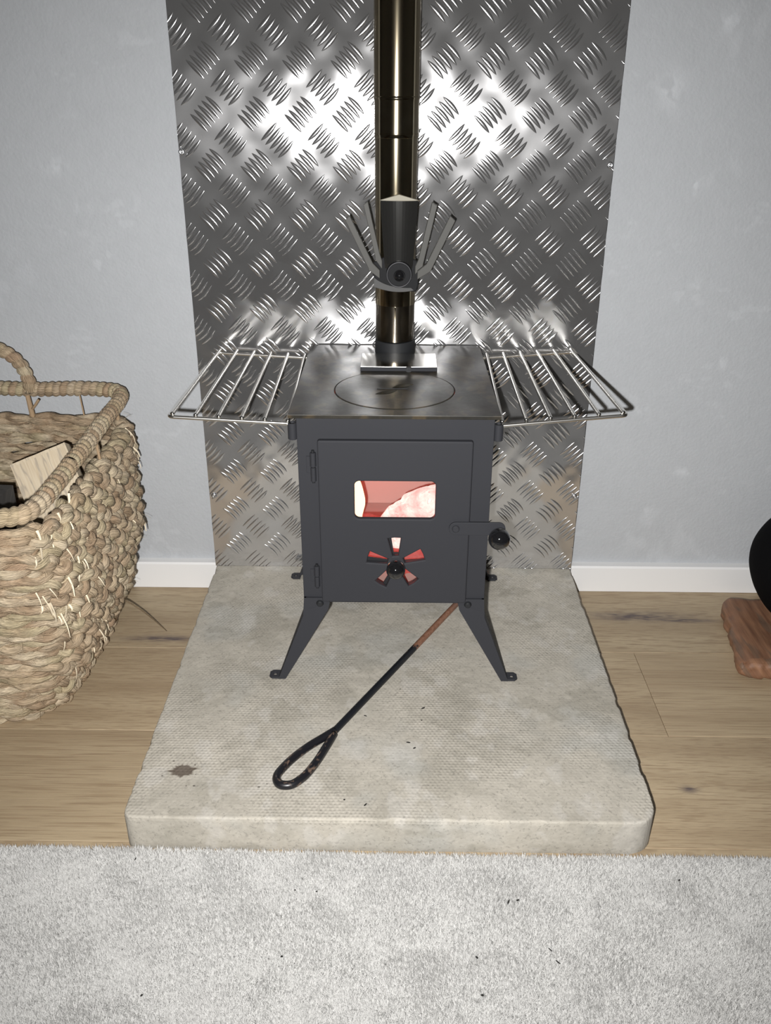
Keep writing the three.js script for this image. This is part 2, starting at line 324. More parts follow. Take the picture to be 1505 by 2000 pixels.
// ---------------------------------------------------------------- tread plate on the wall
{
  const plate = group('tread_plate', 0, SLAB_TOP + 0.0005, 0.02);
  plate.rotation.x = -0.0204;                                    // it leans back a little, its foot standing on the slab
  tag(plate, 'shiny aluminium five-bar tread plate screwed to the wall behind the stove', 'metal plate');
  const W = 0.301, TOP = 1.0, y0 = SLAB_TOP + 0.0005, PX = 0.0643, PY = 0.0657, AX = -0.2285, AY = 0.255;
  const alu = std([0.69, 0.69, 0.70], 0.14, 0.9), sheetAlu = std([0.69, 0.69, 0.70], 0.117, 0.9, { anisotropy: 0.75 });
  const wave = (x, y) => {                                       // the sheet is slightly pressed up round every tread and not quite flat
    const a = Math.cos((x - AX) / PX * 2 * Math.PI), b = Math.cos((y - AY) / PY * 2 * Math.PI);
    return 0.0031 + 0.0002 * a * b + 0.0007 * (fbm(x * 7 + 3, y * 7, 2, 2) - 0.5) + 0.00022 * (fbm(x * 24, y * 24 + 7, 5, 2) - 0.5) + 0.0003 * (fbm(x * 26 + 2, y * 4, 9, 1) - 0.5);
  };
  const nx = 240, ny = 380, pos = [], idx = [];
  for (let j = 0; j <= ny; j++) for (let i = 0; i <= nx; i++) { const x = lerp(-W, W, i / nx), y = lerp(y0, TOP, j / ny); pos.push(x, y - y0, wave(x, y)); }
  for (let j = 0; j < ny; j++) for (let i = 0; i < nx; i++) { const a = j * (nx + 1) + i, b = a + 1, c = a + nx + 1, d = c + 1; idx.push(a, b, d, a, d, c); }
  // edges down to the wall and a back
  const rim = []; for (let i = 0; i < nx; i++) rim.push(i); for (let j = 0; j < ny; j++) rim.push(j * (nx + 1) + nx); for (let i = nx; i > 0; i--) rim.push(ny * (nx + 1) + i); for (let j = ny; j > 0; j--) rim.push(j * (nx + 1));
  const b0 = pos.length / 3, f0 = b0; rim.forEach(k => pos.push(pos[3 * k], pos[3 * k + 1], pos[3 * k + 2])); const k0 = pos.length / 3; rim.forEach(k => pos.push(pos[3 * k], pos[3 * k + 1], 0.0006));
  rim.forEach((_, i) => { const n = (i + 1) % rim.length; idx.push(f0 + i, k0 + i, k0 + n, f0 + i, k0 + n, f0 + n); });
  const g = new THREE.BufferGeometry(); g.setAttribute('position', new THREE.Float32BufferAttribute(pos, 3)); metreUV(g, 'x', 'y'); g.setIndex(idx); g.computeVertexNormals();
  mesh('sheet', g, sheetAlu, plate);
  // one five-bar cluster as real raised spindles; the ones at an edge are cut by it
  const L = 0.0322, BW = 0.0060, BH = 0.0010, PITCH = 0.00785;
  function cluster(cx, cy, dir) {
    const p = [], id = [], nl = 12, nw = 6, ca = Math.SQRT1_2, sa = Math.SQRT1_2 * dir;
    for (let b = -2; b <= 2; b++) {
      const base = p.length / 3;
      for (let i = 0; i <= nl; i++) {
        const t = i / nl * 2 - 1, half = BW / 2 * Math.pow(1 - t * t, 0.8) + 0.00005;
        for (let j = 0; j <= nw; j++) {
          const s = j / nw * 2 - 1, u = t * L / 2, w = b * PITCH + s * half + 0.0011 * (1 - t * t) * -dir;
          const h = BH * Math.pow(1 - t * t, 0.7) * Math.pow(Math.max(0, Math.cos(s * Math.PI / 2)), 0.55);
          let x = cx + u * ca - w * sa * 1, y = cy + u * sa + w * ca;
          x = clamp(x, -W, W); y = clamp(y, y0, TOP);
          p.push(x, y - y0, wave(x, y) + h - 0.00002);
        }
      }
      for (let i = 0; i < nl; i++) for (let j = 0; j < nw; j++) { const a = base + i * (nw + 1) + j, c = a + nw + 1; dir > 0 ? id.push(a, c, a + 1, a + 1, c, c + 1) : id.push(a, c, a + 1, a + 1, c, c + 1); }
    }
    const q = new THREE.BufferGeometry(); q.setAttribute('position', new THREE.Float32BufferAttribute(p, 3)); q.setIndex(id); q.computeVertexNormals();
    return q;
  }
  for (let r = -4; r <= 12; r++) for (let c = -2; c <= 9; c++) for (const [ox, oy, dir] of [[0, 0, 1], [-0.0305, -0.033, -1]]) {
    const cx = AX + c * PX + ox, cy = AY + r * PY + oy;
    if (Math.abs(cx) > W + 0.019 || cy < y0 - 0.016 || cy > TOP + 0.012) continue;
    mesh('tread_bars', cluster(cx, cy, dir), alu, plate);
  }
  const zinc = std([0.62, 0.63, 0.65], 0.3, 1);
  for (const [x, y] of [[-0.2938, 0.18], [0.2942, 0.1836], [-0.2972, 0.70], [0.2962, 0.6852]]) {
    const s = new THREE.LatheGeometry([[0, 0.0022], [0.0012, 0.0022], [0.0014, 0.0014], [0.002, 0.0024], [0.0034, 0.0021], [0.0044, 0.0012], [0.0047, 0]].map(q => new THREE.Vector2(...q)).reverse(), 20);
    s.rotateX(Math.PI / 2); s.translate(x, y - y0, 0.0036);
    mesh('screw', s, zinc, plate);
  }
}

// ---------------------------------------------------------------- the stove
const paintTex = tex(512, 512, (u, v) => 0.5 + 0.6 * (fbm(u * 160, v * 160, 3, 2) - 0.5), false);
const paint = std([0.027, 0.028, 0.033], 0.66, 0, { specularIntensity: 0.55, bumpMap: paintTex, bumpScale: 0.00006 });
const darkSteel = std([0.018, 0.019, 0.021], 0.5, 0, { specularIntensity: 0.6 });
const glossBlack = std([0.008, 0.008, 0.009], 0.07, 0, { clearcoat: 1, clearcoatRoughness: 0.04 });
const chrome = std([0.86, 0.84, 0.80], 0.26, 1);
const stove = group('wood_stove', 0, SLAB_TOP, 0.18);
tag(stove, 'small black steel wood-burning stove with a lit fire, on splayed legs', 'stove');
const SO = g => g.translate(-0, -SLAB_TOP, -0.18);               // built in room coordinates, stored about the stove's base
const BX0 = -0.1175, BX1 = 0.1215, BY0 = 0.165, BY1 = 0.4275, BZ0 = 0.029, BZ1 = 0.3215;
{
  const T = 0.0035;
  const front = rrect(BX0, BX1, BY0, BY1, 0.001); front.holes.push(rrect(-0.084, 0.088, 0.182, 0.388, 0.002, THREE.Path));
  mesh('body', SO(merge([
    box(BX0, BX0 + T, BY0, BY1, BZ0, BZ1 - 0.003, 0.0006), box(BX1 - T, BX1, BY0, BY1, BZ0, BZ1 - 0.003, 0.0006), box(BX0, BX1, BY0, BY1, BZ0, BZ0 + T, 0.0006),
    box(BX0, BX1, BY0, BY0 + T, BZ0, BZ1 - 0.003, 0.0006), extrude(front, BZ1 - 0.0035, BZ1, 0.0006),
  ])), paint, stove);
  const liningMat = std([0.36, 0.26, 0.23], 0.95);  // pale lining is added so the firebox walls take up the red glow
  mesh('added_lining', SO(merge([
    box(BX0 + T, BX0 + 0.016, BY0 + T, 0.40, BZ0 + T, 0.300, 0.001), box(BX1 - 0.016, BX1 - T, BY0 + T, 0.40, BZ0 + T, 0.300, 0.001),
    box(BX0 + 0.016, BX1 - 0.016, BY0 + T, 0.40, BZ0 + T, BZ0 + 0.016, 0.001), box(BX0 + 0.016, BX1 - 0.016, BY0 + T, BY0 + 0.016, BZ0 + 0.016, 0.300, 0.001),
  ])), liningMat, stove).userData.label = 'added pale firebox lining that catches the red light of the fire';

  // top plate with a round boiling lid let into it
  const top = new THREE.Shape([[-0.1265, -0.3305], [0.128, -0.3305], [0.128, -0.0195], [-0.1265, -0.0195]].map(p => new THREE.Vector2(...p)));
  const LX = 0.0005, LZ = 0.232;
  const hole = new THREE.Path(); hole.absarc(LX, -LZ, 0.0778, 0, Math.PI * 2); top.holes.push(hole);
  const heatTex = tex(512, 512, (u, v) => { const b = fbm(u * 7, v * 7, 2, 4), f = fbm(u * 60, v * 60, 5, 3), s = step(0.5, 0.68, fbm(u * 12 + 4, v * 9, 8, 4)); let c = mix([0.016, 0.016, 0.015], [0.034, 0.030, 0.022], b); c = mix(c, [0.085, 0.062, 0.035], 0.5 * s); return c.map(q => q * (0.85 + 0.3 * f)); });
  heatTex.repeat.set(3.2, 3.2);
  const heatRough = tex(512, 512, (u, v) => 0.36 + 0.16 * (fbm(u * 9, v * 9, 6, 4) - 0.5) + 0.05 * fbm(u * 80, v * 80, 2, 2), false); heatRough.repeat.set(3.2, 3.2);
  const topMat = std(0xffffff, 1, 0, { map: heatTex, roughnessMap: heatRough, specularIntensity: 0.6 });
  const flat = g => { g.rotateX(-Math.PI / 2); return g; };
  const tg = flat(extrude(top, 0, 0.005, 0.0007, 2, 48)); tg.translate(0, 0.4265, 0);
  mesh('top_plate', SO(tg), topMat, stove).userData.label = 'burnished black top plate with brown heat tints';
  const lid = new THREE.Shape(); lid.absarc(0, 0, 0.0768, 0, Math.PI * 2);
  for (const s of [1, -1]) { const p = new THREE.Path(); p.moveTo(-0.024 * s, -0.021 * s); p.quadraticCurveTo(-0.014 * s, -0.003 * s, 0.003 * s, -0.004 * s); p.quadraticCurveTo(-0.004 * s, -0.026 * s, -0.024 * s, -0.021 * s); lid.holes.push(p); }
  const lg = flat(extrude(lid, 0, 0.0048, 0.0005, 1, 48)); lg.translate(LX, 0.4266, LZ - 0.002);
  const lidM = mesh('boiling_lid', SO(lg), topMat, stove);
  const baffle = cyl(V(LX, 0.408, LZ), V(LX, 0.412, LZ), 0.086, 0.086, 48);
  mesh('light_baffle', SO(baffle), darkSteel, stove);  // unseen disc added to keep firelight from leaking round the lid
  const rib = box(-0.022, 0.018, 0.4314, 0.4324, 0.2298, 0.2312, 0.0004); mesh('lifting_rib', SO(rib), darkSteel, lidM);
  // flue collar plate in front of the pipe
  mesh('flue_collar', SO(box(-0.0465, 0.0585, 0.4315, 0.4375, 0.0865, 0.153, 0.0006)), paint, stove);
  const bright = std([0.86, 0.84, 0.80], 0.14, 1);
  mesh('collar_face', SO(box(-0.0462, 0.0582, 0.4374, 0.4379, 0.0868, 0.1527, 0)), bright, stove).userData.label = 'bright polished steel face of the flue collar';
  mesh('collar_bolt', SO(cyl(V(0.0195, 0.4345, 0.152), V(0.0195, 0.4345, 0.1562), 0.0042, 0.0042, 6)), darkSteel, stove);
  mesh('flue_spigot', SO(cyl(V(0.0005, 0.4315, 0.0575), V(0.0005, 0.452, 0.0575), 0.0292, 0.0292, 40, 0.0006)), darkSteel, stove);

  // door
  const dx0 = -0.0925, dx1 = 0.0965, dy0 = 0.1705, dy1 = 0.3985;
  const door = rrect(dx0, dx1, dy0, dy1, 0.003);
  door.holes.push(rrect(-0.048, 0.0525, 0.2935, 0.3452, 0.0065, THREE.Path));
  const vx = 0.0042, vy = 0.2295;
  const wedge = (ang, r0, r1, w0, w1, S = THREE.Path) => { const p = new S(), c = Math.cos(ang), s = Math.sin(ang), P = (r, w) => [r * c - w * s, r * s + w * c]; [[r0, -w0], [r1, -w1], [r1 + 0.0008, 0], [r1, w1], [r0, w0]].forEach((q, i) => i ? p.lineTo(vx + P(...q)[0], vy + P(...q)[1]) : p.moveTo(vx + P(...q)[0], vy + P(...q)[1])); p.closePath(); return p; };
  for (let k = 0; k < 5; k++) door.holes.push(wedge(Math.PI / 2 + 0.06 + k * Math.PI * 0.4, 0.011, 0.0365, 0.0036, 0.0083));
  const D0 = BZ1 + 0.0008, D1 = BZ1 + 0.0085;
  const dm = mesh('door', SO(extrude(door, D0, D1, 0.0018, 3, 8)), paint, stove);
  const gm = new THREE.PlaneGeometry(0.11, 0.062); gm.translate(0.002, 0.3193, BZ1 - 0.0002);
  mesh('window_glass', SO(gm), std(0xffffff, 0.03, 0, { transmission: 1, thickness: 0, ior: 1.45 }), dm).userData.label = 'clear glass pane of the stove door';
  const sp = new THREE.Shape(); sp.absarc(vx, vy, 0.044, 0, Math.PI * 2);
  for (let k = 0; k < 5; k++) sp.holes.push(wedge(Math.PI / 2 + 0.06 - 0.1 + k * Math.PI * 0.4, 0.011, 0.0375, 0.0034, 0.0085));
  mesh('air_spinner', SO(extrude(sp, BZ1 - 0.0035, BZ1 - 0.0012, 0.0003, 1, 32)), darkSteel, dm);
  const ball = (x, y, z, r) => { const s = new THREE.SphereGeometry(r, 40, 28); s.translate(x, y, z); return s; };
  const vk = mesh('vent_knob', SO(ball(vx - 0.0002, vy, D1 + 0.0165, 0.0122)), glossBlack, dm); vk.userData.label = 'glossy black ball knob of the air vent';
  mesh('knob_stem', SO(cyl(V(vx, vy, BZ1 - 0.004), V(vx, vy, D1 + 0.008), 0.0035, 0.0035, 16)), darkSteel, vk);
  // latch: flat bar pivoting on a rivet, ball handle at its free end
  const bar = rrect(0.0705, 0.1415, 0.2735, 0.2915, 0.0088);
  const lm = mesh('door_latch', SO(extrude(bar, D1 + 0.0008, D1 + 0.0038, 0.0006, 2, 10)), paint, dm);
  mesh('rivet', SO(cyl(V(0.079, 0.2826, D1 - 0.001), V(0.079, 0.2826, D1 + 0.0062), 0.0052, 0.0046, 24, 0.001)), paint, lm);
  mesh('latch_knob', SO(ball(0.1326, 0.2765, D1 + 0.0185, 0.0138)), glossBlack, lm).userData.label = 'glossy black ball handle of the door latch';
  mesh('knob_stem', SO(cyl(V(0.1326, 0.2800, D1), V(0.1326, 0.2775, D1 + 0.010), 0.0035, 0.0035, 16)), darkSteel, lm);
  // hinges
  for (const [y0, y1] of [[0.3425, 0.381], [0.191, 0.222]]) {
    const ym = (y0 + y1) / 2;
    const hg = mesh('hinge', SO(merge([cyl(V(-0.0985, y0, BZ1 + 0.0035), V(-0.0985, ym - 0.0006, BZ1 + 0.0035), 0.0034, 0.0034, 18, 0.0006), cyl(V(-0.0985, ym + 0.0006, BZ1 + 0.0035), V(-0.0985, y1, BZ1 + 0.0035), 0.0038, 0.0038, 18, 0.0006)])), paint, stove);
    mesh('hinge_leaf', SO(box(-0.107, -0.0985, ym - 0.009, y1 - 0.006, BZ1 - 0.0005, BZ1 + 0.0016, 0.0004)), paint, hg);
    mesh('hinge_pin', SO(cyl(V(-0.0985, y0 - 0.002, BZ1 + 0.0035), V(-0.0985, y1 + 0.003, BZ1 + 0.0035), 0.0018, 0.0018, 12)), darkSteel, hg);
  }
  // four folded, splayed legs
  for (const sx of [-1, 1]) for (const sz of [1, -1]) {
    const X = x => sx < 0 ? -x + 0.0025 : x + 0.0015, zt = sz > 0 ? BZ1 + 0.0005 : BZ0 - 0.0005, zb = sz > 0 ? 0.333 : 0.052 - 0.0, zdir = sz;
    const P = (x, y, off = 0) => { const t = clamp((0.168 - y) / 0.118); return V(X(x), y, lerp(zt, zb, t) + off * zdir); };
    const quads = [];
    const slabOf = (a, b, c, d, n) => { // prism from quad a b c d pushed along n
      const f = [a, b, c, d], k = f.map(p => p.clone().add(n)), pos = [];
      const tri = (...q) => q.forEach(p => pos.push(p.x, p.y, p.z));
      const flip = n.clone().dot(b.clone().sub(a).cross(c.clone().sub(a))) > 0;
      const face = (p, q, r, s) => flip ? (tri(p, r, q), tri(p, s, r)) : (tri(p, q, r), tri(p, r, s));
      face(...f); face(k[3], k[2], k[1], k[0]);
      for (let i = 0; i < 4; i++) { const j = (i + 1) % 4; face(f[j], f[i], k[i], k[j]); }
      const g = new THREE.BufferGeometry(); g.setAttribute('position', new THREE.Float32BufferAttribute(pos, 3)); g.setAttribute('uv', new THREE.Float32BufferAttribute(new Float32Array(pos.length / 3 * 2), 2)); g.computeVertexNormals(); quads.push(g);
    };
    const th = V(0, 0, 0.0028 * zdir);
    slabOf(P(0.1195, 0.1735), P(0.087, 0.1735), P(0.0855, 0.166), P(0.1195, 0.154), th);
    slabOf(P(0.1195, 0.154), P(0.0855, 0.166), P(0.0875, 0.157), P(0.1215, 0.147), th);
    slabOf(P(0.1215, 0.147), P(0.0875, 0.157), P(0.1485, 0.0492), P(0.1585, 0.0492), th);
    // side flange, folded back along the outer edge
    const wall = V(-0.0028 * sx, 0, 0);
    const S = (x, y, d) => P(x, y).add(V(0, 0, -d * zdir + 0.0028 * zdir));
    slabOf(S(0.1195, 0.1735, 0), S(0.1195, 0.1735, 0.030), S(0.1215, 0.147, 0.028), S(0.1215, 0.147, 0), wall);
    slabOf(S(0.1215, 0.147, 0), S(0.1215, 0.147, 0.028), S(0.1585, 0.0492, 0.012), S(0.1585, 0.0492, 0), wall);
    const leg = mesh('leg', SO(merge(quads)), paint, stove);
    // foot tab with a screw hole
    const tab = new THREE.Shape(), w = 0.0155, d = 0.0175, c = 0.004; tab.moveTo(0, 0); tab.lineTo(w - c, 0); tab.lineTo(w, c); tab.lineTo(w, d - c); tab.lineTo(w - c, d); tab.lineTo(0, d); tab.closePath();
    const ho = new THREE.Path(); ho.absarc(w * 0.52, d * 0.5, 0.0026, 0, Math.PI * 2); tab.holes.push(ho);
    let fg = extrude(tab, 0, 0.0028, 0.0004, 1, 12); fg.rotateX(-Math.PI / 2); // x, up, -z
    if (sx < 0) { fg.rotateZ(Math.PI); fg.translate(0, 0.0028, 0); }
    fg.translate(X(0.1555), 0.0492, (sz > 0 ? zb + 0.0028 : zb + 0.0145));
    mesh('foot_tab', SO(fg), paint, leg);
    const by = 0.1655, bp = P(0.0985, by);
    mesh('bolt', SO(cyl(bp.clone().add(V(0, 0, 0)), bp.clone().add(V(0, 0, 0.0066 * zdir)), 0.0058, 0.004, 20, 0.001)), darkSteel, leg);
  }
  // sockets that carry the side racks
  for (const sx of [-1, 1]) for (const z of [0.3135, 0.036]) {
    const x = sx < 0 ? BX0 - 0.0058 : BX1 + 0.0058;
    const pr = [[0.0031, 0], [0.0057, 0], [0.0059, 0.0004], [0.0059, 0.0206], [0.0057, 0.021], [0.0031, 0.021], [0.0031, 0]];
    const g = new THREE.LatheGeometry(pr.map(q => new THREE.Vector2(...q)), 20); g.translate(x, 0.3945, z);
    mesh('rack_socket', SO(g), paint, stove);
  }
}

// side racks: a bent frame wire with six bars laid on top
function rack(sx, q, label) {
  const g = group('side_rack', ...q.at);
  tag(g, label, 'rack', 'side racks of the stove');
  const L = (x, y, z) => V(x - q.at[0], y - q.at[1], z - q.at[2]);
  const [oR, oF, iR, iF] = [q.oR, q.oF, q.iR, q.iF].map(p => L(...p));
  const sock = z => L(sx < 0 ? BX0 - 0.0058 : BX1 + 0.0058, 0, z);
  const sF = sock(0.3135), sR = sock(0.036);
  const low = 0.399 - q.at[1];
  const path = arcPath([V(sF.x, low, sF.z), V(sF.x, iF.y, sF.z), oF, oR, V(sR.x, iR.y, sR.z), V(sR.x, low, sR.z)], 0.007, 8);
  mesh('frame_wire', tube(path, 0.0025, 10), chrome, g);
  for (let k = 0; k < 6; k++) {
    const t = k / 5, a = iR.clone().lerp(oR, t * 0.97), b = iF.clone().lerp(oF, t * 0.965);
    const up = V(0, 0.0042, 0), d = b.clone().sub(a).normalize();
    mesh('rack_bar', tube([a.clone().add(up).addScaledVector(d, -0.001), b.clone().add(up).addScaledVector(d, 0.001)], 0.0026, 10), chrome, g);
  }
}
rack(-1, { at: [-0.2, 0.41, 0.17], oR: [-0.266, 0.4215, 0.03], oF: [-0.2725, 0.4225, 0.3155], iR: [-0.1345, 0.4155, 0.036], iF: [-0.1285, 0.4135, 0.3135] }, 'chrome wire side rack on the log-basket side of the stove');
rack(1, { at: [0.2, 0.41, 0.17], oR: [0.2685, 0.4235, 0.022], oF: [0.2825, 0.4250, 0.306], iR: [0.1375, 0.418, 0.034], iF: [0.1315, 0.413, 0.3105] }, 'chrome wire side rack on the door-latch side of the stove');

// ---------------------------------------------------------------- flue pipe
{
  const p = group('flue_pipe', 0, 0.4525, 0.0575);
  p.rotation.x = -0.0095;
  tag(p, 'tall heat-tinted stainless flue pipe rising from the back of the stove', 'flue pipe');
  const tintTex = tex(256, 1024, (u, v) => { const b = fbm(u * 6, v * 14, 2, 3); return mix([0.40, 0.33, 0.22], [0.56, 0.50, 0.37], b); });
  const steel = std(0xffffff, 0.115, 1, { map: tintTex });
  const dark = std([0.20, 0.175, 0.14], 0.2, 1);  // darker steel stands in for the fan's shade and reflection on the pipe
  const sect = (name, y0, y1, r0, r1, mat, prof = []) => {
    const pts = [[r0 - 0.0008, y0], [r0, y0 + 0.0004], ...prof, [r1, y1 - 0.0006], [r1 - 0.0008, y1], [r1 - 0.0014, y1 - 0.001], [r1 - 0.0014, y0 + 0.001]].map(a => new THREE.Vector2(a[0], a[1] - 0.4525));
    return mesh(name, new THREE.LatheGeometry(pts, 72), mat, p);
  };
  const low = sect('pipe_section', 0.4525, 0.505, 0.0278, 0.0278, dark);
  low.userData.label = 'bottom length of the flue, its colour darkened for the shadow and reflection of the fan';
  mesh('seam', box(-0.0008, 0.0012, 0.001, 0.051, 0.0274, 0.0286, 0.0004), steel, low);
  sect('pipe_section', 0.5035, 0.722, 0.0284, 0.0286, steel);
  sect('joint_collar', 0.7212, 0.7716, 0.0293, 0.0293, steel, [[0.0293, 0.7250], [0.0299, 0.7262], [0.0293, 0.7274], [0.0293, 0.7655], [0.0302, 0.7675], [0.0302, 0.7695]]);
  sect('pipe_section', 0.7705, 2.399, 0.0298, 0.0298, steel);
}

// ---------------------------------------------------------------- fan clipped to the pipe
{
  const fan = group('stove_fan', 0.0055, 0.53, 0.098);
  tag(fan, 'black heat-powered stove fan with upright fins clipped to the flue', 'fan');
  const O = g => g.translate(-0.0055, -0.53, -0.098);
  const black = std([0.013, 0.0135, 0.015], 0.6, 0, { specularIntensity: 0.3 }), fin = std([0.085, 0.084, 0.078], 0.5, 0, { specularIntensity: 0.5 });
  // bracket that wraps the front of the pipe
  const br = new THREE.Shape();
  br.moveTo(-0.031, 0.5655); br.lineTo(-0.031, 0.5505); br.quadraticCurveTo(-0.022, 0.531, 0.004, 0.5275); br.lineTo(0.029, 0.5275); br.lineTo(0.0315, 0.536); br.lineTo(0.0335, 0.5655); br.quadraticCurveTo(0.004, 0.588, -0.031, 0.5655);
  mesh('mounting_bracket', O(extrude(br, 0.0885, 0.0945, 0.0012, 2, 12)), black, fan);
  // a wide centre fin, folded to a shallow V, flaring towards its top
  const rows = 14, cols = 12, pos = [], uv = [], idx = [];
  for (const back of [0, 1]) for (let j = 0; j <= rows; j++) for (let i = 0; i <= cols; i++) {
    const t = j / rows, s = i / cols * 2 - 1, half = lerp(0.0185, 0.0248, Math.pow(t, 0.8)), cxx = lerp(0.0045, 0.0045, t);
    pos.push(cxx + s * half, 0.560 + t * 0.0875 + back * t * 0.0, lerp(0.1005, 0.1045, t) + 0.0075 * (Math.cos(s * 1.35) - 1) + 0.004 - back * 0.0035); uv.push(i / cols, t);
  }
  const W = cols + 1, B = W * (rows + 1);
  for (let j = 0; j < rows; j++) for (let i = 0; i < cols; i++) { const a = j * W + i, b = a + 1, c = a + W, d = c + 1; idx.push(a, b, d, a, d, c, B + a, B + d, B + b, B + a, B + c, B + d); }
  for (let i = 0; i < cols; i++) { const a = rows * W + i, b = a + 1; idx.push(a, b, B + b, a, B + b, B + a); idx.push(i, B + i + 1, i + 1, i, B + i, B + i + 1); }
  for (let j = 0; j < rows; j++) { const a = j * W, c = a + W; idx.push(a, c, B + c, a, B + c, B + a); const e = a + cols, f = c + cols; idx.push(e, B + f, f, e, B + e, B + f); }
  let cf = new THREE.BufferGeometry(); cf.setAttribute('position', new THREE.Float32BufferAttribute(pos, 3)); cf.setAttribute('uv', new THREE.Float32BufferAttribute(uv, 2)); cf.setIndex(idx); cf = cf.toNonIndexed(); cf.computeVertexNormals();
  mesh('centre_fin', O(cf), std([0.16, 0.16, 0.155], 0.16, 0.9), fan);
  const edge = new THREE.Shape([[-0.0206, 0.6455], [0.0295, 0.6455], [0.0298, 0.6478], [0.0042, 0.6548], [-0.0208, 0.6478]].map(q => new THREE.Vector2(...q)));
  const eg = extrude(edge, 0.0955, 0.0985, 0.0005, 1);
  mesh('fin_edge', O(eg), std([0.27, 0.25, 0.20], 0.55, 0.2), fan).userData.label = 'bare bright top edge of the centre fin';
  // four side fins leaning outwards
  for (const [x0, y0, xm, ym, x1, y1, dz, w] of [[-0.021, 0.552, -0.0335, 0.562, -0.0640, 0.6245, 0.004, 0.0068], [-0.018, 0.563, -0.0245, 0.575, -0.0400, 0.642, -0.004, 0.0062], [0.027, 0.556, 0.0345, 0.566, 0.0515, 0.6415, -0.004, 0.0072], [0.03, 0.551, 0.0455, 0.561, 0.0755, 0.6245, 0.004, 0.0078]]) {
    const d = new THREE.Vector2(x1 - xm, y1 - ym).normalize(), n = new THREE.Vector2(-d.y, d.x).multiplyScalar(w / 2);
    const s = new THREE.Shape([[x0, y0 - 0.005], [xm + Math.sign(xm) * 0.003, ym - 0.004], [xm - n.x * Math.sign(-xm || 1) * 0 + (xm > 0 ? -n.x : n.x), ym + (xm > 0 ? -n.y : n.y)], [x1 + (xm > 0 ? -n.x : n.x), y1 + (xm > 0 ? -n.y : n.y)], [x1 - (xm > 0 ? -n.x : n.x), y1 - (xm > 0 ? -n.y : n.y) + 0.003], [xm - (xm > 0 ? -n.x : n.x), ym - (xm > 0 ? -n.y : n.y) + 0.004], [x0, y0 + 0.006]].map(q => new THREE.Vector2(...q)));
    mesh('side_fin', O(extrude(s, 0.0935 + dz, 0.1005 + dz, 0.0007, 1)), fin, fan);
  }
  const hub = mesh('motor_hub', O(cyl(V(0.0052, 0.5537, 0.0945), V(0.0052, 0.5537, 0.1125), 0.0175, 0.0165, 40, 0.0015)), black, fan);
  const rg = new THREE.TorusGeometry(0.0162, 0.0011, 10, 48); rg.translate(0.0052, 0.5537, 0.1125); mesh('hub_ring', O(rg), std([0.05, 0.05, 0.055], 0.45, 0.3), hub);
  const kb = new THREE.SphereGeometry(0.0078, 28, 20); kb.scale(1, 1, 0.9); kb.translate(0.0056, 0.5532, 0.1165); mesh('hub_knob', O(kb), glossBlack, hub);
  // lower blade, dipped towards the room
  const bl = new THREE.Shape(); bl.moveTo(-0.029, 0.5475); bl.quadraticCurveTo(-0.012, 0.5325, 0.022, 0.5335); bl.lineTo(0.026, 0.5300); bl.quadraticCurveTo(0, 0.5235, -0.0295, 0.5345); bl.closePath();
  const bg = extrude(bl, 0.0955, 0.0985, 0.0006, 2, 14); mesh('blade', O(bg), std([0.09, 0.09, 0.09], 0.6, 0, { specularIntensity: 0.5 }), fan);
}

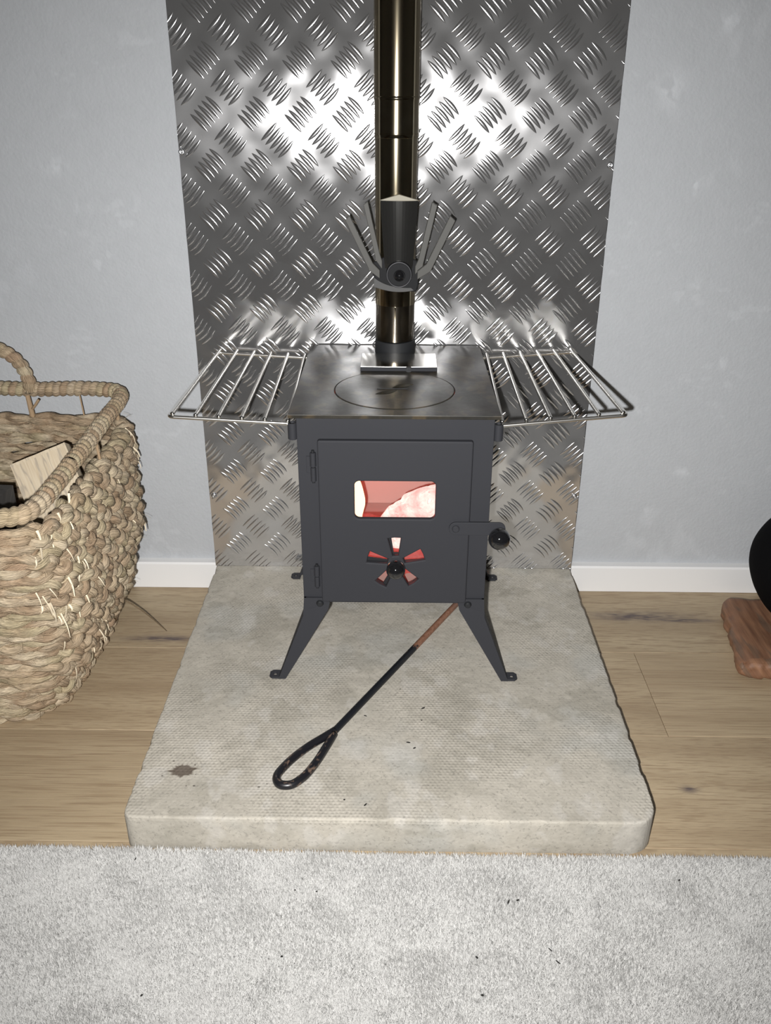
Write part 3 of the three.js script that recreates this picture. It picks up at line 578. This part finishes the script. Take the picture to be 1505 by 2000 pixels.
// ---------------------------------------------------------------- the fire
{
  const emberTex = tex(512, 512, (u, v) => {
    const a = fbm(u * 9, v * 9, 2, 4), b = fbm(u * 26 + 5, v * 26, 4, 3), crack = 1 - step(0.0, 0.09, Math.abs(fbm(u * 12 + 30, v * 16, 7, 3) - 0.5));
    let c = mix([1.0, 0.40, 0.36], [1.0, 0.88, 0.78], clamp(-0.1 + 1.5 * a)); c = mix(c, [0.85, 0.22, 0.22], 0.5 * crack * step(0.45, 0.7, b)); return c.map(q => q * (0.75 + 0.4 * b));
  });
  const hot = new THREE.MeshPhysicalMaterial({ color: lin(0.05, 0.03, 0.03), roughness: 0.9, emissive: 0xffffff, emissiveMap: emberTex, emissiveIntensity: 1.15 });
  const dim = new THREE.MeshPhysicalMaterial({ color: lin(0.05, 0.03, 0.03), roughness: 0.9, emissive: lin(1, 0.2, 0.18), emissiveMap: emberTex, emissiveIntensity: 0.5 });
  const flameM = new THREE.MeshPhysicalMaterial({ color: lin(0.02, 0.02, 0.02), roughness: 1, emissive: lin(1, 0.72, 0.42), emissiveIntensity: 2.2 });
  const lump = (pts, r, seed, seg = 18) => { const c = new THREE.CatmullRomCurve3(pts.map(p => V(...p))).getPoints(40); return tube(c, (i, j, l, a) => { const t = i / 40, cap = Math.sqrt(clamp(1 - Math.pow(Math.abs(t * 2 - 1), 7))); return Math.max(0.0006, cap * r * (0.72 + 0.55 * fbm(Math.cos(a) * 1.6 + seed, Math.sin(a) * 1.6 + l * 26, seed, 3))); }, seg); };
  const scaleUV = (g, s) => { const u = g.attributes.uv; for (let i = 0; i < u.count; i++) u.setXY(i, u.getX(i) * s, u.getY(i)); return g; };
  tag(mesh('burning_log', scaleUV(lump([[-0.012, 0.205, 0.215], [0.022, 0.226, 0.205], [0.05, 0.243, 0.19], [0.092, 0.232, 0.17]], 0.033, 3), 9), hot), 'white-hot burning log seen through the stove window', 'burning log');
  tag(mesh('vent_glow_log', scaleUV(lump([[-0.06, 0.1965, 0.268], [-0.01, 0.199, 0.266], [0.03, 0.199, 0.268], [0.072, 0.1965, 0.266]], 0.0165, 5, 14), 9), dim), 'unseen glowing log added to redden the air vent of the stove', 'burning log');  // added log: its red glow fills the vent and covers the white one
  tag(mesh('ember_bed', scaleUV(lump([[-0.088, 0.184, 0.13], [-0.03, 0.187, 0.14], [0.03, 0.188, 0.14], [0.09, 0.184, 0.13]], 0.022, 8, 14).scale(1, 0.45, 2.0).translate(0, 0.101, -0.13), 9), dim), 'dull red bed of embers on the stove floor', 'embers');
  const fl = new THREE.CatmullRomCurve3([V(-0.056, 0.200, 0.205), V(-0.058, 0.235, 0.205), V(-0.054, 0.265, 0.207), V(-0.059, 0.30, 0.205), V(-0.056, 0.335, 0.203)]).getPoints(36);
  tag(mesh('flame', tube(fl, (i, j, l, a) => { const t = i / 36; return Math.max(0.0004, 0.0155 * Math.pow(Math.sin(Math.PI * Math.pow(clamp(t * 0.97 + 0.03), 0.62)), 0.8) * (0.85 + 0.3 * fbm(Math.cos(a) + l * 30, Math.sin(a), 3, 2))); }, 16), flameM), 'pale yellow flame at the hinge side inside the stove', 'flame');
}

// ---------------------------------------------------------------- poker lying on the slab
{
  const y = SLAB_TOP + 0.0048;
  const pk = group('poker', 0, SLAB_TOP, 0.35);
  tag(pk, 'black iron fire poker with looped handle and rusty end lying on the slab', 'poker');
  const O = g => g.translate(0, -SLAB_TOP, -0.35);
  const ironTex = tex(512, 64, (u, v) => { const rust = step(0.45, 0.48, u + 0.05 * (fbm(u * 60, v * 6, 3, 3) - 0.5)), b = fbm(u * 90, v * 8, 5, 4); const burnt = step(0.70, 0.74, u + 0.03 * (b - 0.5)); let c = mix([0.008, 0.009, 0.012], mix([0.15, 0.065, 0.035], [0.30, 0.155, 0.10], b), rust); c = mix(c, [0.14, 0.08, 0.06], 0.6 * burnt); const spot = step(0.66, 0.78, b) * step(0.36, 0.46, u); return mix(c, [0.14, 0.10, 0.07], 0.6 * spot * (1 - rust)); }, true, false);
  const handTex = tex(512, 64, (u, v) => { const b = fbm(u * 40, v * 7, 9, 4), s = step(0.53, 0.68, fbm(u * 14 + 3, v * 3, 2, 3)); return mix([0.010, 0.010, 0.012], mix([0.07, 0.04, 0.03], [0.22, 0.15, 0.11], b), 0.75 * s * step(0.4, 0.6, b)); }, true, false);
  const rod = std(0xffffff, 0.45, 0, { map: ironTex }), hand = std(0xffffff, 0.35, 0, { map: handTex });
  const a = V(-0.0755, y, 0.4555), b = V(0.156, y, 0.046), pts = [];
  for (let i = 0; i <= 40; i++) pts.push(a.clone().lerp(b, i / 40));
  const rg = tube(pts, 0.0047, 10, false, null, V(0, 1, 0)); const L = a.distanceTo(b); { const u = rg.attributes.uv; for (let i = 0; i < u.count; i++) u.setX(i, u.getX(i) / L); }
  mesh('rod', O(rg), rod, pk);
  const lp = new THREE.CatmullRomCurve3([[-0.071, 0.448], [-0.0815, 0.4585], [-0.1035, 0.4805], [-0.1235, 0.5075], [-0.1335, 0.531], [-0.1285, 0.5425], [-0.1165, 0.5435], [-0.103, 0.5315], [-0.0905, 0.508], [-0.080, 0.480], [-0.0715, 0.4545]].map(q => V(q[0], y + 0.0008, q[1])), false, 'centripetal').getPoints(90);
  let tl = 0; for (let i = 1; i < lp.length; i++) tl += lp[i].distanceTo(lp[i - 1]);
  const hg = tube(lp, 0.0051, 12, false, null, V(0, 1, 0)); { const u = hg.attributes.uv; for (let i = 0; i < u.count; i++) u.setX(i, u.getX(i) / tl); }
  mesh('loop_handle', O(hg), hand, pk);
}

// ---------------------------------------------------------------- charcoal crumbs
{
  const char = std([0.012, 0.011, 0.010], 0.9), R = rng(77);
  const crumb = (x, y, z, l, w, turn, label, grp) => {
    const pts = [], n = 7; for (let i = 0; i < n; i++) { const a = i / n * Math.PI * 2; pts.push(new THREE.Vector2(Math.cos(a) * l / 2 * (0.7 + 0.5 * R()), Math.sin(a) * w / 2 * (0.7 + 0.5 * R()))); }
    const g = extrude(new THREE.Shape(pts), 0, 0.0009, 0.0002, 1); g.rotateX(-Math.PI / 2); g.rotateY(turn);
    const m = mesh('charcoal_crumb', g, char); m.position.set(x, y, z); tag(m, label, 'charcoal crumb', grp);
  };
  for (const [x, z, l, w, t] of [[0.0417, 0.3957, 0.0062, 0.002, 0.6], [0.0391, 0.4204, 0.002, 0.0015, 0], [-0.0337, 0.4125, 0.0042, 0.0016, -0.4], [0.0215, 0.4625, 0.0062, 0.0017, -0.15], [0.029, 0.4726, 0.0045, 0.002, 0.5], [-0.0284, 0.568, 0.0065, 0.0019, 0.9], [-0.0526, 0.5605, 0.0024, 0.002, 0], [0.0115, 0.3563, 0.0022, 0.0013, 1.2]])
    crumb(x, SLAB_TOP + 0.0004, z, l, w, t, 'tiny black charcoal crumb on the concrete slab', 'charcoal crumbs on the slab');
  for (const [x, z, l, w, t] of [[0.1246, 0.6684, 0.0068, 0.0016, 1.2], [0.1346, 0.6657, 0.0035, 0.0022, 0.4], [0.0862, 0.7333, 0.0034, 0.0018, -0.7], [0.0883, 0.7729, 0.0026, 0.0022, 0.2], [-0.1049, 0.7352, 0.0026, 0.002, 0], [-0.2313, 0.7778, 0.003, 0.0022, 1], [0.1594, 0.7235, 0.0055, 0.001, -0.9], [0.1648, 0.7370, 0.0055, 0.001, -0.8], [0.3117, 0.6373, 0.003, 0.0015, 0.6], [-0.2806, 0.618, 0.0045, 0.0012, 1.5], [-0.1002, 0.6566, 0.0018, 0.0014, 0], [-0.0772, 0.6582, 0.0018, 0.0014, 0]])
    crumb(x, 0.0152, z, l, w, t, 'tiny dark crumb lying on the pale rug', 'dark crumbs on the rug');
}

// ---------------------------------------------------------------- shaggy rug
{
  const rug = group('shaggy_rug', 0, 0, 1.4);
  tag(rug, 'pale grey-white shaggy rug in front of the hearth slab', 'rug');
  const zEdge = x => 0.6045 + 0.005 * x + 0.0012 * Math.sin(x * 9 + 1);
  mesh('backing', box(-1.25, 1.25, 0.0002, 0.0045, 0.608 - 1.4, 2.3 - 1.4, 0.0015), std([0.6, 0.59, 0.57], 0.95), rug);
  // tuft: four bent blades
  const tp = [], ti = [];
  const R0 = rng(5);
  for (let b = 0; b < 5; b++) {
    const a = b / 5 * 6.283 + R0(), lean = 0.25 + 0.35 * R0(), w = 0.00055, hh = 0.8 + 0.35 * R0(), base = tp.length / 3, rx = 0.001 * (R0() - 0.5), rz = 0.001 * (R0() - 0.5);
    for (const [t, k] of [[0, 1], [0.5, 0.9], [1, 0.1]]) { const r = lean * t * t * 0.011, h = hh * (t - 0.18 * t * t) * 0.0125; for (const s of [-1, 1]) tp.push(rx + Math.cos(a) * r - Math.sin(a) * w * k * s, h, rz + Math.sin(a) * r + Math.cos(a) * w * k * s); }
    ti.push(base, base + 1, base + 2, base + 2, base + 1, base + 3, base + 2, base + 3, base + 4, base + 4, base + 3, base + 5);
  }
  const tg = new THREE.BufferGeometry(); tg.setAttribute('position', new THREE.Float32BufferAttribute(tp, 3)); tg.setIndex(ti); tg.computeVertexNormals();
  const pileM = std(0xffffff, 0.95, 0, { side: THREE.DoubleSide });
  const R = rng(9), spots = [];
  for (let i = 0; i < 170000; i++) { const x = lerp(-0.62, 0.62, R()), z = lerp(0, 0.27, R()) + zEdge(x); spots.push([x, z, 1]); }
  for (let i = 0; i < 70000; i++) { const x = lerp(-1.24, 1.24, R()), z = lerp(0.6, 1.75, R()); if (Math.abs(x) < 0.62 && z < zEdge(x) + 0.27 || z < zEdge(x)) continue; spots.push([x, z, 1.7]); }
  const im = new THREE.InstancedMesh(tg, pileM, spots.length), m = new THREE.Matrix4(), q = new THREE.Quaternion(), e = new THREE.Euler(), col = new THREE.Color();
  spots.forEach(([x, z, s], i) => {
    const n1 = fbm(x * 16, z * 16, 2, 3) - 0.5, n2 = fbm(x * 16 + 40, z * 16, 5, 3) - 0.5, d = z - zEdge(x), out = d < 0.012 ? (1 - d / 0.012) : 0;
    e.set(n1 * 1.0 + 0.35 * (R() - 0.5) - 0.55 * out, R() * 6.283, n2 * 1.0 + 0.35 * (R() - 0.5), 'XZY');
    q.setFromEuler(e);
    const h = s * (0.8 + 0.35 * R());
    m.compose(V(x, 0.003, z - 1.4), q, V(s, h / Math.sqrt(s), s));
    im.setMatrixAt(i, m);
    const c = 0.96 + 0.08 * (R() - 0.5) + 0.06 * (fbm(x * 40, z * 40, 8, 2) - 0.5);
    im.setColorAt(i, col.setRGB(0.60 * c, 0.595 * c, 0.58 * c));
  });
  im.name = 'pile'; im.userData.kind = 'stuff'; im.castShadow = im.receiveShadow = true; rug.add(im);
}

// ---------------------------------------------------------------- woven log basket
{
  const CX = -0.62, CZ = 0.245;
  const bk = group('log_basket', CX, 0, CZ);
  tag(bk, 'square seagrass log basket with rope rim and arched handle', 'basket');
  const fibre = tex(256, 256, (u, v) => 0.5 + 0.7 * (fbm(u * 6, v * 46, 3, 3) - 0.5), false);
  fibre.repeat.set(14, 1);
  const strands = tex(256, 256, (u, v) => { const f = fbm(u * 5, v * 34, 6, 3), d = step(0.6, 0.8, fbm(u * 4 + 9, v * 20, 2, 3)); const k = 0.72 + 0.5 * f - 0.25 * d; return [k, k * 0.985, k * 0.95]; });
  strands.repeat.set(14, 1);
  const grass = new THREE.MeshPhysicalMaterial({ color: 0xffffff, vertexColors: true, map: strands, roughness: 0.75, bumpMap: fibre, bumpScale: 0.003 });
  const prof = (tab, y) => { for (let i = 0; i < tab.length - 1; i++) if (y <= tab[i + 1][0]) return lerp(tab[i][1], tab[i + 1][1], sm(clamp((y - tab[i][0]) / (tab[i + 1][0] - tab[i][0])))); return tab[tab.length - 1][1]; };
  const A = y => prof([[0, 0.158], [0.05, 0.186], [0.11, 0.213], [0.2, 0.231], [0.3, 0.224], [0.37, 0.211]], y);
  const B = y => prof([[0, 0.128], [0.05, 0.15], [0.11, 0.168], [0.2, 0.184], [0.3, 0.200], [0.37, 0.207]], y);
  const se = (th, y, add = 0, n = lerp(0.46, 0.27, clamp(y / 0.35))) => { const c = Math.cos(th), s = Math.sin(th); const x = Math.sign(c) * Math.pow(Math.abs(c), n), z = Math.sign(s) * Math.pow(Math.abs(s), n); const l = Math.hypot(x * A(y), z * B(y)) || 1; return V(x * (A(y) + add), y, z * (B(y) + add)); };
  // even spacing round the loop
  const ring = (y, n, e) => { const raw = []; for (let i = 0; i < 720; i++) raw.push(se(i / 720 * Math.PI * 2 + 0.001, y, 0, e)); const L = [0]; for (let i = 1; i <= 720; i++) L.push(L[i - 1] + raw[i % 720].distanceTo(raw[i - 1])); const out = []; let k = 0; for (let i = 0; i < n; i++) { const s = i / n * L[720]; while (L[k + 1] < s) k++; out.push(raw[k % 720].clone().lerp(raw[(k + 1) % 720], (s - L[k]) / (L[k + 1] - L[k]))); } return [out, L[720]]; };
  const pal = [[0.46, 0.345, 0.222], [0.54, 0.43, 0.30], [0.36, 0.255, 0.165], [0.60, 0.50, 0.365], [0.46, 0.385, 0.25], [0.41, 0.285, 0.19]];
  const colour = seed => (i, j, l) => { const t = noise(l * 14 + seed * 13.7, seed * 3.1) * (pal.length - 1.01), k = Math.floor(t), b = 0.82 + 0.36 * noise(l * 60 + seed, j * 1.7, seed); return mix(pal[k], pal[k + 1], t - k).map(q => q * b); };
  const rows = 22, y0 = 0.0085, dy = 0.01475;
  for (let r = 0; r < rows; r++) {
    const y = y0 + r * dy, n = 520, [base, L] = ring(y, n), geos = [];
    for (let s = 0; s < 2; s++) {
      let ph = r * 2.1 + s * Math.PI; const pts = [];
      for (let i = 0; i < n; i++) {
        const p = base[i], o = V(p.x, 0, p.z).normalize(), side = step(0.82, 0.95, Math.abs(p.x) / A(y));
        const turns = 11, ang = r * 2.1 + s * Math.PI + i / n * 2 * Math.PI * turns + side * 1.5 * Math.sin(i / n * 2 * Math.PI * 46 + r);
        const w = (0.0018 + 0.0026 * side) * Math.sin(i / n * 2 * Math.PI * 44 + r * Math.PI) * (1) + (fbm(i * 0.09, r * 5 + s, 3, 2) - 0.5) * 0.005;
        const rr = 0.0042 + 0.0012 * side, nrm = Math.abs(p.x) / A(y) > Math.abs(p.z) / B(y) ? V(Math.sign(p.x), 0, 0.15 * Math.sign(p.z)).normalize() : V(0.15 * Math.sign(p.x), 0, Math.sign(p.z)).normalize();
        nrm.lerp(o, 0.4).normalize();
        pts.push(p.clone().addScaledVector(nrm, w + rr * Math.cos(ang)).add(V(0, rr * 0.95 * Math.sin(ang) + (fbm(i * 0.05, r * 9, 4, 2) - 0.5) * 0.004, 0)));
      }
      geos.push(tube(pts, (i, j, l, a) => (0.0062 + 0.0016 * (noise(l * 40, r * 3 + s) - 0.5)) * (1 + 0.16 * (noise(Math.cos(a) * 2 + 7, Math.sin(a) * 2 + l * 22, r + s * 9) - 0.5) * 2), 9, true, colour(r * 2 + s)));
    }
    const g = mergeGeometries(geos);
    if (r === 0) { const p = g.attributes.position; for (let i = 0; i < p.count; i++) if (p.getY(i) < 0.0005) p.setY(i, 0.0005); }
    mesh('woven_row', g, grass, bk);
  }
  // base mat
  const bs = new THREE.Shape(); for (let i = 0; i < 120; i++) { const p = se(i / 120 * Math.PI * 2, 0.008, -0.006); i ? bs.lineTo(p.x, -p.z) : bs.moveTo(p.x, -p.z); }
  const bg = extrude(bs, 0.002, 0.014, 0.002, 1); bg.rotateX(-Math.PI / 2); mesh('base_mat', bg, std([0.30, 0.22, 0.13], 0.9), bk);
  // rim, bound with twisted cord
  const wrapTube = (pts, r, closed, pitch, seed) => tube(pts, (i, j, l, a) => { const f = Math.abs(Math.sin(Math.PI * l / pitch + a * 0.5 + 0.4 * noise(l * 30, seed))); return r * (0.80 + 0.26 * Math.pow(f, 0.6) + 0.10 * (noise(l * 70, j * 0.9, seed) - 0.5)); }, 14, closed, (i, j, l, a) => { const w = Math.floor(l / pitch + a / 6.283); const t = h3(w, seed, 3) * (pal.length - 1.01), k = Math.floor(t); return mix(pal[k], pal[k + 1], t - k).map(q => q * (0.8 + 0.3 * noise(l * 200, j, seed))); });
  const rimY = z => lerp(0.3655, 0.349, clamp((z + 0.2) / 0.4));
  const [rp] = ring(0.345, 900, 0.17); rp.forEach((p, i) => { p.y = rimY(p.z) + 0.003 * (fbm(i * 0.02, 3, 2, 2) - 0.5); });
  const rim = mesh('rim_rope', wrapTube(rp, 0.0108, true, 0.0112, 4), grass, bk);
  rim.userData.label = 'cord-bound rope rim';
  const hp = []; for (let i = 0; i <= 160; i++) { const t = i / 160 * Math.PI; hp.push(V(-0.012 + 0.079 * Math.cos(t), 0.362 + 0.074 * Math.pow(Math.sin(t), 0.75), -0.2 - 0.004 * Math.sin(t))); }
  mesh('handle', wrapTube(hp, 0.0098, false, 0.0125, 7), grass, bk);
  // stakes that tie the rim to the weave
  const stick = std([0.36, 0.25, 0.15], 0.8);
  for (const [x, z, r] of [[0.063, -0.201, 0.0042], [0.143, -0.201, 0.0012], [-0.087, -0.198, 0.004], [0.205, -0.172, 0.003], [-0.17, -0.19, 0.003], [0.224, -0.02, 0.0022], [-0.224, 0.02, 0.0022]])
    mesh('stake', tube([V(x, 0.296, z), V(x - 0.001, 0.33, z + 0.0005), V(x - 0.003, rimY(z), z + 0.001)], (i) => r * [1.2, 1, 0.8][i], 8), stick, bk);
  mesh('stub', tube([V(0.0665, 0.337, -0.195), V(0.073, 0.344, -0.193), V(0.080, 0.353, -0.192)], 0.0022, 7), stick, bk);
  // frayed ends: cut stubs and hair standing off the side and corner
  const R = rng(31), fr = [], hair = [];
  for (let i = 0; i < 75; i++) {
    const th = lerp(-0.45, 0.95, R()), y = lerp(0.08, 0.335, Math.pow(R(), 0.6)), p = se(th, y), o = V(p.x, 0, p.z).normalize();
    const s = p.clone().addScaledVector(o, 0.007), len = 0.008 + 0.017 * R(), d = V(R() - 0.5, -0.9 - 0.5 * R(), R() - 0.5).multiplyScalar(len), mid = s.clone().addScaledVector(d, 0.5).addScaledVector(o, 0.002 + 0.003 * R()), end = s.clone().add(d).addScaledVector(o, 0.004 * R());
    const b = 0.8 + 0.5 * R(), c = [0.72 * b, 0.62 * b, 0.46 * b];
    fr.push(tube(new THREE.CatmullRomCurve3([s, mid, end]).getPoints(6), k => (0.0008 + 0.0014 * ((i * 7) % 10) / 10) * (1 - 0.6 * k / 6), 5, false, () => c));
  }
  for (let i = 0; i < 110; i++) {
    const th = lerp(-0.8, 1.2, R()), y = lerp(0.02, 0.34, R()), p = se(th, y), o = V(p.x, 0, p.z).normalize(), s = p.clone().addScaledVector(o, 0.006), len = 0.006 + 0.012 * R();
    const d = V(R() - 0.5, R() - 0.6, R() - 0.5).multiplyScalar(len).addScaledVector(o, len * 0.7), c = [0.5, 0.4, 0.27];
    hair.push(tube([s, s.clone().addScaledVector(d, 0.6), s.clone().add(d).add(V(0, -0.2 * len, 0))], 0.00022, 3, false, () => c));
  }
  const fray = mesh('frayed_ends', mergeGeometries([...fr, ...hair]), new THREE.MeshPhysicalMaterial({ color: 0xffffff, vertexColors: true, roughness: 0.8 }), bk); fray.userData.kind = 'stuff';
  const ls = new THREE.CatmullRomCurve3([V(0.188, 0.073, -0.075), V(0.205, 0.071, -0.075), V(0.226, 0.055, -0.077), V(0.243, 0.034, -0.082), V(0.262, 0.004, -0.09)]).getPoints(24);
  mesh('loose_strand', tube(ls, k => 0.0022 * (1 - 0.7 * k / 24), 6, false, () => [0.38, 0.28, 0.17]), grass, bk);
}

// split logs in the basket
{
  const woodTex = tex(512, 512, (u, v) => { const w = fbm(u * 2, v * 14, 3, 4), f = fbm(u * 6, v * 120, 6, 3); const band = step(0.52, 0.60, w) * (1 - step(0.60, 0.68, w)); let c = mix([0.52, 0.42, 0.29], [0.66, 0.57, 0.43], f); c = mix(c, [0.36, 0.31, 0.25], 0.75 * band); return c; });
  const barkTex = tex(256, 256, (u, v) => { const f = fbm(u * 10, v * 40, 3, 4); return mix([0.022, 0.021, 0.020], [0.075, 0.07, 0.066], f); });
  const pale = std(0xffffff, 0.85, 0, { map: woodTex }), bark = std(0xffffff, 0.9, 0, { map: barkTex, bumpMap: barkTex, bumpScale: 0.002 });
  // a split billet: box with a slightly wavy, cleft surface. e1 along the grain, e2 across, thickness below
  function billet(o, e1, e2, th, mat, label, seed) {
    const a = e1.length(), b = e2.length(), g = new THREE.BoxGeometry(a, th, b, 24, 6, 12), p = g.attributes.position, uv = g.attributes.uv;
    for (let i = 0; i < p.count; i++) { const x = p.getX(i), y = p.getY(i), z = p.getZ(i), n = (fbm(z * 60 + seed, y * 60, seed, 3) - 0.5) * 0.004 + (fbm(x * 12, z * 40, seed + 3, 2) - 0.5) * 0.002; const ty = y / (th / 2); p.setXYZ(i, x, y + n * (Math.abs(ty) > 0.9 ? 1 : 0.2), z * (ty < 0 ? lerp(1, 0.55, -ty) : 1) + n * 0.5); uv.setXY(i, x / 0.22 + seed * 0.31, (z + y * 0.8) / 0.22 + seed * 0.17); }
    g.computeVertexNormals();
    const X = e1.clone().normalize(), Y = e2.clone().cross(e1).normalize(); if (Y.y < 0) Y.negate(); const Z = X.clone().cross(Y);
    const m = mesh('split_log', g, mat); m.quaternion.setFromRotationMatrix(new THREE.Matrix4().makeBasis(X, Y, Z));
    m.position.copy(o.clone().addScaledVector(e1, 0.5).addScaledVector(e2, 0.5).addScaledVector(Y, -th / 2));
    tag(m, label, 'log', 'logs in the basket');
  }
  billet(V(-0.532, 0.304, 0.200), V(0.058, -0.116, 0.064), V(0.071, 0.034, -0.020), 0.045, pale, 'pale freshly split log leaning against the rim inside the basket', 1);
  billet(V(-0.72, 0.291, 0.222), V(0.198, 0, 0.008), V(0, 0.0, 0.085), 0.07, bark, 'dark charred-looking log lying across the basket', 2);
  billet(V(-0.79, 0.205, 0.14), V(0.27, 0, 0.01), V(0, 0, 0.10), 0.085, pale, 'split log low in the basket under the dark one', 3);
  billet(V(-0.74, 0.116, 0.16), V(0.26, 0, 0), V(0, 0, 0.13), 0.098, bark, 'bark-covered log on the basket floor', 4);
}

// ---------------------------------------------------------------- wooden block and black pot by the skirting
{
  const redTex = tex(512, 512, (u, v) => { const w = fbm(u * 3, v * 26, 2, 4), f = fbm(u * 7, v * 150, 4, 3), g = step(0.56, 0.7, fbm(u * 2.4 + 9, v * 12, 8, 3)); let c = mix([0.15, 0.068, 0.038], [0.30, 0.155, 0.085], clamp(w * 1.2 - 0.05)); c = mix(c, [0.12, 0.085, 0.06], 0.6 * g); return c.map(q => q * (0.85 + 0.3 * f)); });
  const m = std(0xffffff, 0.6, 0, { map: redTex, bumpMap: redTex, bumpScale: 0.0005 });
  // plan: rear left, front left, front right, rear right
  const Q = [[0.5415, 0.074], [0.5085, 0.262], [0.70, 0.282], [0.735, 0.088]], H = 0.031;
  const nx = 36, nz = 36, ny = 8, g = new THREE.BoxGeometry(2, 2, 2, nx, ny, nz), p = g.attributes.position, uv = g.attributes.uv;
  for (let i = 0; i < p.count; i++) {
    let s = p.getX(i), t = p.getZ(i), h = p.getY(i);
    // pillow the edges
    const e = 0.16, q = v => Math.max(0, Math.abs(v) - (1 - e)) / e; const rx = q(s), rz = q(t), ry = Math.max(0, Math.abs(h) - 0.35) / 0.65, l = Math.hypot(rx, ry, rz), k = l > 1 ? 1 / l : 1;
    s = Math.sign(s) * (Math.min(Math.abs(s), 1 - e) + rx * k * e); t = Math.sign(t) * (Math.min(Math.abs(t), 1 - e) + rz * k * e); h = Math.sign(h) * (Math.min(Math.abs(h), 0.35) + ry * k * 0.65);
    const u = (s + 1) / 2, w = (t + 1) / 2, L = (a, b, f) => a + (b - a) * f;
    let x = L(L(Q[0][0], Q[1][0], w), L(Q[3][0], Q[2][0], w), u), z = L(L(Q[0][1], Q[1][1], w), L(Q[3][1], Q[2][1], w), u), y = (h + 1) / 2 * H;
    const groove = w > 0.78 ? 0.004 * Math.pow(Math.abs(Math.sin(u * 19 + 0.9)), 14) * step(0.78, 0.92, w) : 0;
    const nn = (fbm(x * 30, z * 14, 3, 3) - 0.5) * 0.006;
    y = Math.max(0.0004, y + (h > 0 ? nn - groove : 0)); if (w > 0.95) z += (fbm(u * 26, y * 40, 5, 3) - 0.5) * 0.008 - groove * 1.2; if (u < 0.05) x += (fbm(w * 9, y * 30, 7, 3) - 0.5) * 0.008;
    p.setXYZ(i, x - 0.62, y, z - 0.175); uv.setXY(i, z / 0.25, (x + y * 0.8) / 0.25);
  }
  g.computeVertexNormals();
  const bl = mesh('wooden_block', g, m); bl.position.set(0.62, 0, 0.175);
  tag(bl, 'flat reddish-brown rustic wooden block on the floor by the skirting', 'wooden block');
  const pot = group('round_pot', 0.648, 0.032, 0.14);
  tag(pot, 'round matt black pot standing on the reddish wooden block', 'pot');
  const bm = std([0.004, 0.004, 0.0045], 0.85, 0, { specularIntensity: 0.12 });
  const pr = [[0.0001, 0], [0.038, 0], [0.046, 0.003], [0.066, 0.022], [0.083, 0.048], [0.0935, 0.075], [0.0965, 0.097], [0.094, 0.118], [0.084, 0.142], [0.068, 0.163], [0.052, 0.176], [0.047, 0.184], [0.050, 0.192], [0.053, 0.195], [0.050, 0.196], [0.044, 0.185], [0.048, 0.174], [0.08, 0.14], [0.0905, 0.097], [0.08, 0.05], [0.04, 0.007], [0.0001, 0.006]];
  const sp = new THREE.SplineCurve(pr.map(q => new THREE.Vector2(...q))).getPoints(120).map(q => new THREE.Vector2(Math.max(q.x, 0.0001), q.y));
  mesh('belly', new THREE.LatheGeometry(sp, 72), bm, pot);
}

renderer.render(scene, camera);
